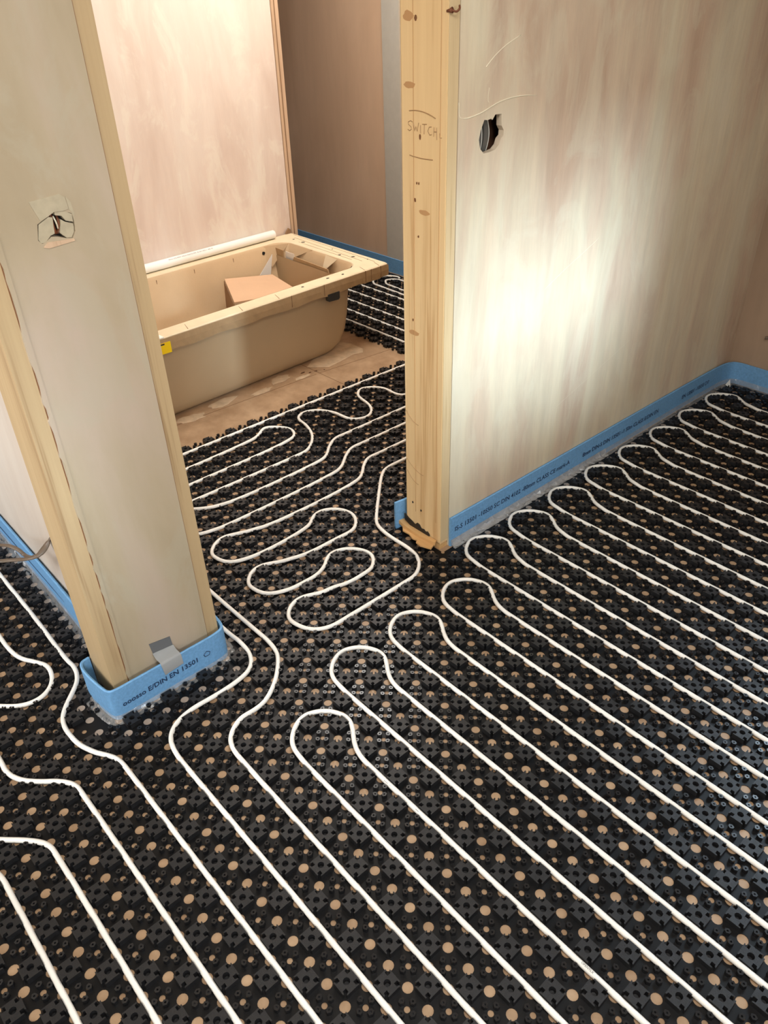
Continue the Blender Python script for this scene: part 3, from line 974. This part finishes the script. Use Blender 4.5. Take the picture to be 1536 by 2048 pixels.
# ------------------------------------------------------------------ blue foam edge strips
def band(path, h0, h1, thick, z0=0.0, lean=0.0):
    """upright strip of foam along a plan path; thickness to the left of travel"""
    P = [Vector((x, y, 0)) for x, y in path]
    mb = MB()
    k = len(P)
    for i, p in enumerate(P):
        t = (P[min(i + 1, k - 1)] - P[max(i - 1, 0)]).normalized()
        nrm = Vector((-t.y, t.x, 0))
        h = h0 + (h1 - h0) * i / (k - 1)
        a = p
        b = p + nrm * thick
        up = -nrm * lean
        mb.v += [(a.x, a.y, z0), (b.x, b.y, z0), (b.x + up.x, b.y + up.y, h - 0.001), ((a.x + b.x) / 2 + up.x, (a.y + b.y) / 2 + up.y, h + 0.001), (a.x + up.x, a.y + up.y, h - 0.001)]
        if i:
            n = 5 * i
            mb.f += [(n - 5 + j, n - 5 + (j + 1) % 5, n + (j + 1) % 5, n + j) for j in range(5)]
    mb.f += [(0, 1, 2, 3, 4), tuple(5 * (k - 1) + j for j in (4, 3, 2, 1, 0))]
    return mb


def skirt(path, parent, out=0.05, z_top=0.022, jit=0.004, name='plastic_skirt', side=-1, mat='film', seed=1):
    """crinkled clear film from the strip foot out under the mat; side of travel"""
    rnd = random.Random(seed)
    P = [Vector((x, y, 0)) for x, y in path]
    D = []
    for a, b in zip(P[:-1], P[1:]):
        n = max(1, int((b - a).length / 0.012))
        D += [a.lerp(b, i / n) for i in range(n)]
    D.append(P[-1])
    prof = [(0.0005, z_top), (0.003, 0.012), (0.008, 0.005), (0.014, 0.004), (0.020, 0.0008), (out, 0.0006)]
    mb = MB()
    k = len(D)
    m_ = len(prof)
    for i, p in enumerate(D):
        t = (D[min(i + 1, k - 1)] - D[max(i - 1, 0)]).normalized()
        nrm = Vector((-t.y, t.x, 0)) * side
        for j, (d, z) in enumerate(prof):
            jj = jit if 0 < j < m_ - 2 else 0.0005
            zz_ = max(0.0004, z + rnd.uniform(-jj, jj) * 0.9) if j < m_ - 2 else 0.0007
            c = p + nrm * (d + rnd.uniform(-jj, jj) * 0.5)
            mb.v.append((c.x, c.y, zz_))
        if i:
            n = m_ * i
            mb.f += [(n - m_ + j, n - m_ + j + 1, n + j + 1, n + j) for j in range(m_ - 1)]
    return mb.build(name, M[mat], parent)


def round_path(pts, it=3):
    return [(p.x, p.y) for p in chaikin([(x, y, 0) for x, y in pts], it)]


# right wall and round the corner onto the end wall
path = round_path([(-0.4805, 1.064), (-0.4805, 1.6), (-0.4800, 2.2), (-0.478, 2.62), (-0.470, 2.70), (-0.445, 2.728), (-0.38, 2.733), (0.6, 2.734)], 3)
mbs = band(path, 0.104, 0.088, 0.008)
s1 = mbs.build('foam_edge_strip', M['foam_blue'])
tag(s1, 'blue foam strip along the right wall foot and round the corner', 'edge strip', 'blue foam edge strips')
skirt(path, s1, seed=2, out=0.06)
skirt([(x, y) for x, y in path if y < 1.9 and x < -0.47], s1, out=0.03, z_top=0.024, jit=0.007, name='shiny_skirt', mat='film_bright', seed=5)
UY, UZ = (0, 1, 0), (0, 0, 1)
text('printed_text', 'IS-S 13501 -10S50 SC DIN 4102 -80mm CLASS CE mark-A', 0.0235, (-0.4798, 1.080, 0.050), UY, UZ, M['foam_print'], s1, 0.0004)
text('printed_text', '8mm DIN-S DIN 13501 -1 50m CLASS E/DIN EN', 0.0235, (-0.4790, 1.72, 0.046), UY, UZ, M['foam_print'], s1, 0.0004)
text('printed_text', 'EN 13501 -10S50 DIN', 0.0235, (-0.4775, 2.36, 0.044), UY, UZ, M['foam_print'], s1, 0.0004)
tri = MB().plate([(-0.015, 0.0), (0.018, 0.0), (0.0, 0.030)], (-0.445, 2.675, 0.004), (0.9, -0.43, 0), (0, 0.25, 0.97), 0.001).build('film_tip', M['label_white'], s1)

# wrapped round the post
path = round_path([(-0.705, 0.016), (-0.702, -0.006), (-0.680, -0.016), (-0.64, -0.016), (-0.585, -0.010), (-0.556, -0.004), (-0.549, 0.016), (-0.549, 0.06), (-0.549, 0.24), (-0.549, 0.285), (-0.555, 0.312), (-0.578, 0.322), (-0.66, 0.325), (-0.80, 0.325)], 3)
s2 = band(path, 0.092, 0.100, 0.007).build('foam_edge_strip', M['foam_blue'])
tag(s2, 'blue foam strip wrapped loosely round the foot of the post', 'edge strip', 'blue foam edge strips')
skirt(path, s2, seed=8, out=0.06, jit=0.003, z_top=0.014)
text('printed_text', 'ooosso E/DIN EN 13501', 0.0205, (-0.5483, 0.020, 0.037), (0, 0.999, 0.03), UZ, M['foam_print'], s2, 0.0005)
hx = MB()
hp = [(0.0, 0.0), (0.012, 0.0), (0.015, 0.008), (0.006, 0.015), (-0.003, 0.008)]
for a, b in zip(hp, hp[1:] + hp[:1]):
    hx.tube([(-0.5483, 0.246 + a[0], 0.046 + a[1]), (-0.5483, 0.246 + b[0], 0.046 + b[1])], 0.001, 4)
hx.build('printed_mark', M['foam_print'], s2)
tp = empty('duct_tape', (-0.565, 0.15, 0.10))
tag(tp, 'grey duct tape holding the blue strip to the post', 'tape')
MB().add([(-0.5765, 0.126, 0.150), (-0.5765, 0.180, 0.141), (-0.5762, 0.182, 0.110), (-0.5762, 0.130, 0.114), (-0.5755, 0.126, 0.150), (-0.5755, 0.180, 0.141), (-0.5752, 0.182, 0.110), (-0.5752, 0.130, 0.114)],
         [(3, 2, 1, 0), (4, 5, 6, 7), (0, 1, 5, 4), (1, 2, 6, 5), (2, 3, 7, 6), (3, 0, 4, 7)]).build('upper_piece', M['tape_grey'], tp)
tm = MB()
rows = [[(-0.5755, 0.128, 0.118), (-0.5755, 0.183, 0.112)], [(-0.566, 0.130, 0.104), (-0.566, 0.184, 0.103)], [(-0.553, 0.132, 0.1005), (-0.553, 0.185, 0.1015)], [(-0.5475, 0.132, 0.094), (-0.5475, 0.186, 0.096)], [(-0.5476, 0.136, 0.060), (-0.5476, 0.187, 0.066)]]
for r_ in rows:
    a, b = Vector(r_[0]), Vector(r_[1])
    for t in range(5):
        c = a.lerp(b, t / 4)
        tm.v.append((c.x + RND.uniform(0, 0.0008), c.y, c.z))
for i in range(4):
    for t in range(4):
        tm.f.append((i * 5 + t, i * 5 + t + 1, (i + 1) * 5 + t + 1, (i + 1) * 5 + t))
tm.build('lower_piece', M['tape_silver'], tp, True)

# left wall, bathroom walls
path = [(-3.0, 0.072), (-1.6, 0.072), (-1.1, 0.071), (-0.80, 0.068), (-0.71, 0.060)]
s3 = band(path, 0.100, 0.090, 0.008).build('foam_edge_strip', M['foam_blue'])
tag(s3, 'bright blue foam strip along the sunlit left wall', 'edge strip', 'blue foam edge strips')
MB().box(-2.2, -0.85, 0.0700, 0.0708, 0.047, 0.0495).build('crease', M['foam_print'], s3)
skirt(path, s3, out=0.07, jit=0.007, seed=4)
path = [(-4.3, 2.738), (-0.66, 2.738)]
s4 = band(path, 0.085, 0.085, 0.008).build('foam_edge_strip', M['foam_blue'])
tag(s4, 'dim blue foam strip along the dark end wall behind the bath', 'edge strip', 'blue foam edge strips')
text('printed_text', 'DIN EN 13501 CLASS E 80mm', 0.022, (-2.95, 2.7372, 0.030), (1, 0, 0), UZ, M['foam_print'], s4, 0.0004)
path = [(-0.652, 2.70), (-0.652, 1.20), (-0.656, 1.06), (-0.664, 1.006)]
s5 = band(path, 0.10, 0.10, -0.008).build('foam_edge_strip', M['foam_blue'])
tag(s5, 'pale blue foam strip end peeking out behind the pine stud', 'edge strip', 'blue foam edge strips')
skirt(path, s5, out=0.04, jit=0.004, side=-1, seed=6)

# ------------------------------------------------------------------ bath
bath = empty('bathtub', (-2.2, 1.2, 0.0))
tag(bath, 'tan bathtub standing on the floor with cardboard protection on its rim', 'bathtub')
BX0, BX1, BY0, BY1, BH = -2.592, -1.842, 0.352, 2.050, 0.365


def rrect(x0, x1, y0, y1, r, n=7):
    if not isinstance(r, (tuple, list)):
        r = (r,) * 4
    pts = []
    for (cx, cy, a0), rr in zip(((x1, y1, 0), (x0, y1, 90), (x0, y0, 180), (x1, y0, 270)), r):
        sx = 1 if cx == x1 else -1
        sy = 1 if cy == y1 else -1
        for k in range(n):
            t = math.radians(a0 + 90 * k / (n - 1))
            pts.append((cx - sx * rr + rr * math.cos(t), cy - sy * rr + rr * math.sin(t)))
    return [(x + shear(y), y) for x, y in pts]


def loft(rings, cap_first=False, cap_last=False):
    mb = MB()
    n = len(rings[0][0])
    for pts, z in rings:
        mb.v += [(x, y, z) for x, y in pts]
    for i in range(len(rings) - 1):
        for j in range(n):
            mb.f.append((i * n + j, i * n + (j + 1) % n, (i + 1) * n + (j + 1) % n, (i + 1) * n + j))
    if cap_first:
        mb.f.append(tuple(range(n))[::-1])
    if cap_last:
        mb.f.append(tuple((len(rings) - 1) * n + j for j in range(n)))
    return mb


def body_ring(z, fx, ey):
    return (rrect(BX0 + fx, BX1 - fx, BY0 + ey, BY1 - ey, 0.055), z)


loft([body_ring(0.0, 0.105, 0.395), body_ring(0.006, 0.083, 0.335), body_ring(0.020, 0.068, 0.28), body_ring(0.05, 0.058, 0.24), body_ring(0.10, 0.051, 0.215), body_ring(0.18, 0.044, 0.200), body_ring(0.26, 0.038, 0.195), body_ring(0.318, 0.032, 0.190)], True, False).build('shell', M['bath_shell'], bath, True)
# inner basin lined with card
IX0, IX1, IY0, IY1 = BX0 + 0.085, BX1 - 0.078, BY0 + 0.10, BY1 - 0.115
def inner(z, d, r):
    return (rrect(IX0 + d, IX1 - d, IY0 + d * 1.5, IY1 - d * 1.1, r), z)
bs = loft([inner(BH - 0.001, 0.0, 0.075), inner(BH - 0.012, 0.008, 0.08), inner(0.22, 0.030, 0.09), inner(0.09, 0.060, 0.10), inner(0.055, 0.11, 0.10)], False, True)
bs.build('basin', M['card'], bath, True)
# rim: card wrapped lip
rim = loft([(rrect(BX0 + 0.03, BX1 - 0.03, BY0 + 0.03, BY1 - 0.03, 0.06), 0.318), (rrect(BX0 + 0.004, BX1 - 0.002, BY0 + 0.003, BY1 - 0.003, 0.012), 0.311), (rrect(BX0, BX1, BY0, BY1, 0.012), 0.314), (rrect(BX0, BX1, BY0, BY1, 0.012), BH - 0.004), (rrect(BX0 + 0.005, BX1 - 0.005, BY0 + 0.005, BY1 - 0.005, 0.012), BH), (rrect(IX0 - 0.004, IX1 + 0.004, IY0 - 0.004, IY1 + 0.004, 0.075), BH), (rrect(IX0, IX1, IY0, IY1, 0.075), BH - 0.006)])
rm = rim.build('rim_card', M['card_pale'], bath)
# wavy card skirt glued on the lip front
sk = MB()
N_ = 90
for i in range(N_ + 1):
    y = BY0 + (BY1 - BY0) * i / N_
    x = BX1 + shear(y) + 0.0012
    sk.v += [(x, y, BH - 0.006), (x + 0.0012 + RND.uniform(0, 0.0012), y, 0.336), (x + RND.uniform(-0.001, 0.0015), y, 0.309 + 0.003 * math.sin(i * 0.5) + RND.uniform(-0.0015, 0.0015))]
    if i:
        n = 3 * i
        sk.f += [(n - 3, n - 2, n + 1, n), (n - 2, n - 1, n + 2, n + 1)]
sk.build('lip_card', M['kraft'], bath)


def bx(y):
    return BX1 + shear(y)


for y, wv in ((2.0, .0015), (1.905, .002), (1.66, .0012), (1.48, .0012), (1.94, .001)):
    MB().box(bx(y) + 0.0015, bx(y) + 0.0036, y - wv, y + wv, 0.313, BH - 0.003).build('crease', M['card_edge'], bath)


def rim_line(a, b, wd=0.0012):
    a, b = Vector(a), Vector(b)
    n = Vector((-(b - a).y, (b - a).x)).normalized() * wd
    MB().plate([tuple(a - n), tuple(b - n * 0.4), tuple(b + n * 0.4), tuple(a + n)], (0, 0, BH), (1, 0, 0), (0, 1, 0), 0.0008).build('crease', M['card_edge'], bath)


for y in (1.905, 1.42, 1.235, 0.98, 1.995):
    rim_line((bx(y) - 0.003, y), (bx(y) - 0.055, y + 0.015))
for y, d in ((1.72, 0.045), (1.575, 0.04), (1.80, 0.035)):
    MB().plate(blob(bx(y) - d, y, 0.005, 0.007, 0, 8), (0, 0, BH), (1, 0, 0), (0, 1, 0), 0.0009).build('puncture', M['hole_dark'], bath)
for x, y, r_ in ((-2.03, 2.0, 0.010), (-2.40, 1.985, 0.010), (-2.48, 1.985, 0.006), (-2.10, 1.975, 0.007), (-1.95, 2.02, 0.004), (-2.20, 2.01, 0.004)):
    MB().plate(blob(x, y, r_ * 0.8, r_, 0, 9, 0.35), (0, 0, BH), (1, 0, 0), (0, 1, 0), 0.0009).build('puncture', M['hole_dark'], bath)
for a, b in (((-1.90, 2.02), (-2.55, 2.035)), ((-1.95, 1.985), (-2.50, 2.005)), ((-2.0, 1.965), (-2.42, 1.972))):
    rim_line(a, b, 0.0008)
for y, z in ((1.40, 0.335), (1.62, 0.325), (1.20, 0.33)):
    MB().box(IX0 + shear(y) + 0.0095, IX0 + shear(y) + 0.0115, y - 0.0012, y + 0.0012, 0.24, 0.350).build('crease', M['card_edge'], bath)
MB().plate(blob(1.80, 0.335, 0.010, 0.007, 0, 9, 0.3), (IX0 + shear(1.8) + 0.011, 0, 0), (0, 1, 0), (0, 0, 1), 0.003).build('puncture', M['hole_dark'], bath)
# torn card flaps hanging inside, and the acrylic showing behind
def tri_flap(pts, mat='card', name='torn_flap'):
    P = [Vector(p) for p in pts]
    nrm = (P[1] - P[0]).cross(P[2] - P[0]).normalized() * 0.0025
    k = len(P)
    mb = MB()
    mb.v = [tuple(p) for p in P] + [tuple(p + nrm) for p in P]
    mb.f = [tuple(range(k)), tuple(range(2 * k - 1, k - 1, -1))] + [(i, k + i, k + (i + 1) % k, (i + 1) % k) for i in range(k)]
    mb.build(name, M[mat], bath)


ye = IY1 - 0.006
tri_flap([(-2.505, 1.78, BH - 0.002), (-2.445, ye, BH - 0.001), (-2.462, 1.83, BH - 0.100)], 'card')
tri_flap([(-2.44, ye, BH), (-2.26, ye + 0.004, BH), (-2.405, ye - 0.03, BH - 0.065)], 'card')
tri_flap([(-2.15, ye, BH), (-2.05, ye - 0.012, BH), (-2.145, ye - 0.035, BH - 0.075)], 'card_pale')
# card panels standing against the end of the basin, bare acrylic between them
MB().plate([(-2.50, 0.10), (-2.475, 0.10), (-2.475, 0.345), (-2.50, 0.345)], (0, IY1 - 0.068, 0), (1, 0, 0), (0, 0, 1), 0.002).build('bare_acrylic', M['acrylic'], bath)
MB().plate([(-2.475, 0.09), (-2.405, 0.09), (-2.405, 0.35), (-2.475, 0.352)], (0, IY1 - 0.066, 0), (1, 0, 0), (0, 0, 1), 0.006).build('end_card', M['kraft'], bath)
MB().plate([(-2.400, 0.09), (-2.33, 0.09), (-2.33, 0.345), (-2.400, 0.345)], (0, IY1 - 0.060, 0), (1, 0, 0), (0, 0, 1), 0.002).build('bare_acrylic', M['acrylic'], bath)
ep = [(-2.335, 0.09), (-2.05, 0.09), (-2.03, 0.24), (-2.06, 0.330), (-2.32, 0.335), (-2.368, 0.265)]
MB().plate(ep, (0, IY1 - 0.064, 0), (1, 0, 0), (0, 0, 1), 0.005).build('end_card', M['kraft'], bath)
tri_flap([(-2.452, 1.70, 0.20), (-2.452, 1.83, 0.33), (-2.450, 1.80, 0.20)], 'acrylic', 'bare_acrylic')
# black clip under the lip and the yellow warning label
cl = MB().plate([(1.676, 0.286), (1.682, 0.281), (1.735, 0.279), (1.742, 0.285), (1.742, 0.314), (1.676, 0.314)], (bx(1.7) - 0.012, 0, 0), (0, 1, 0), (0, 0, 1), 0.016)
cl.build('bracket', M['black_plastic'], bath)
yl = MB().box(bx(0.86) + 0.0022, bx(0.86) + 0.0040, 0.80, 0.893, 0.303, 0.345).build('warning_label', M['yellow'], bath)
MB().box(bx(0.86) + 0.0022, bx(0.86) + 0.0042, 0.845, 0.868, 0.337, 0.343).build('label_print', M['print'], yl)
MB().box(bx(0.86) - 0.03, bx(0.86) + 0.0030, 0.80, 0.872, BH - 0.002, BH + 0.0012).build('label_top', M['label_white'], bath)

# loose cardboard lying in the bath
cs_ = empty('cardboard_sheet', (-2.25, 1.62, 0.07))
tag(cs_, 'folded brown cardboard sheet lying inside the bath', 'cardboard')


def quad_sheet(pts, name, mat, parent, t=0.004):
    P = [Vector(p) for p in pts]
    nrm = (P[1] - P[0]).cross(P[2] - P[0]).normalized() * t
    k = len(P)
    mb = MB()
    mb.v = [tuple(p) for p in P] + [tuple(p - nrm) for p in P]
    mb.f = [tuple(range(k)), tuple(range(2 * k - 1, k - 1, -1))] + [(i, k + i, k + (i + 1) % k, (i + 1) % k) for i in range(k)]
    return mb.build(name, M[mat], parent)


quad_sheet([(-2.385, 1.505, 0.295), (-2.390, 1.775, 0.252), (-2.06, 1.70, 0.262), (-2.075, 1.36, 0.296)], 'main_panel', 'card_pink', cs_)
quad_sheet([(-2.390, 1.775, 0.252), (-2.385, 1.84, 0.19), (-2.06, 1.80, 0.18), (-2.06, 1.70, 0.262)], 'folded_panel', 'card_pink', cs_)
quad_sheet([(-2.385, 1.505, 0.289), (-2.075, 1.36, 0.290), (-2.08, 1.35, 0.10), (-2.36, 1.48, 0.10)], 'side_panel', 'card_edge', cs_)
cs2 = quad_sheet([(-2.23, 0.98, 0.225), (-2.20, 1.10, 0.20), (-2.05, 1.08, 0.24), (-2.06, 0.92, 0.265)], 'cardboard_piece', 'card', None)
tag(cs2, 'small cardboard piece in the bath behind the yellow label', 'cardboard')

# white plastic waste pipe resting on the back of the rim
wpi = empty('plastic_waste_pipe', (-2.56, 1.2, 0.386))
tag(wpi, 'white plastic waste pipe lying along the back of the bath rim', 'pipe')
A = Vector((-2.572 + shear(0.45), 0.45, 0.3865))
B = Vector((-2.570 + shear(1.925), 1.925, 0.3865))
dr = (B - A).normalized()
tube = MB()
tube.tube([A, B - dr * 0.002, B], [0.0205, 0.0205, 0.0195], 24, caps=False)
tube.tube([B, B - dr * 0.12], [0.0180, 0.0180], 24, caps=False)
n0 = len(tube.v)
tube.f += [(48 + j, 48 + (j + 1) % 24, 72 + (j + 1) % 24, 72 + j) for j in range(24)]
tube.build('tube', M['pvc'], wpi, True)
st = Vector((0.62, 0, 0.78)).normalized()
c0 = A + st * 0.0210 + Vector((0, 0, 0))
uu = dr
vv = (Vector((-0.78, 0, 0.62)) - dr * Vector((-0.78, 0, 0.62)).dot(dr)).normalized()
text('printed_text', '40mm SOLVENT WELD WASTE PIPE  BS EN 1455-1  ABS 40', 0.0095, A + dr * 0.86 + st * 0.0212 - vv * 0.004, uu, vv, M['print_grey'], wpi)

# ------------------------------------------------------------------ cables
for lab, pts, r_ in (('grey cable tail coming out beside the left stud, lower strand', [(-0.985, 0.088, 0.270), (-0.990, 0.075, 0.252), (-0.985, 0.055, 0.240), (-0.985, 0.040, 0.234), (-0.997, 0.025, 0.228), (-1.053, 0.0, 0.205), (-1.082, -0.03, 0.201), (-1.072, -0.06, 0.22)], [0.008, 0.012, 0.013, 0.011, 0.009]),
                     ('grey cable tail arching away from the left stud, upper strand', [(-0.986, 0.040, 0.236), (-1.01, 0.030, 0.222), (-1.053, 0.025, 0.210), (-1.060, 0.02, 0.221), (-1.078, 0.01, 0.229), (-1.152, -0.005, 0.203), (-1.25, -0.02, 0.154)], [0.008])):
    P = catmull(pts, 5)
    rr = [r_[min(int(i * 0.25), len(r_) - 1)] * 0.75 for i in range(len(P))]
    tag(MB().tube(P, rr, 10, squash=0.6).build('cable', M['cable_brown'], None, True), lab, 'cable', 'loose cable tails')
for k, (y, lab) in enumerate(((1.157, 'flat grey cable on the left inside the switch hole'), (1.176, 'flat grey cable on the right inside the switch hole'))):
    c = empty('flat_cable', (-0.52, y, 1.07))
    tag(c, lab, 'cable', 'flat cables in the switch hole')
    bow = 0.006 * k
    pth = catmull([(-0.530, y, 1.215), (-0.519, y + bow * 0.5, 1.175), (-0.512, y + bow, 1.14), (-0.514, y + bow * 0.6, 1.11), (-0.53, y, 1.07)], 5)
    sheath = MB()
    for i, p in enumerate(pth):
        sheath.v += [(p.x - 0.003, p.y - 0.010, p.z), (p.x + 0.003, p.y - 0.009, p.z), (p.x + 0.003, p.y + 0.007, p.z), (p.x - 0.003, p.y + 0.009, p.z)]
        if i:
            n = 4 * i
            sheath.f += [(n - 4 + j, n - 4 + (j + 1) % 4, n + (j + 1) % 4, n + j) for j in range(4)]
    sheath.f += [(0, 1, 2, 3), tuple(len(sheath.v) - 4 + j for j in range(4))]
    sheath.build('sheath', M['cable_grey'], c)
    MB().tube([(p.x + 0.003, p.y + 0.0072, p.z) for p in pth], 0.0011, 6).build('white_edge', M['cable_white'], c, True)
ce = MB().tube(catmull([(-0.345, 2.745, 0.226), (-0.352, 2.73, 0.226), (-0.366, 2.722, 0.224)], 4), 0.006, 8)
tag(ce.build('cable_end', M['cable_brown'], None, True), 'dark cable end on the corner wall at the right picture edge', 'cable')
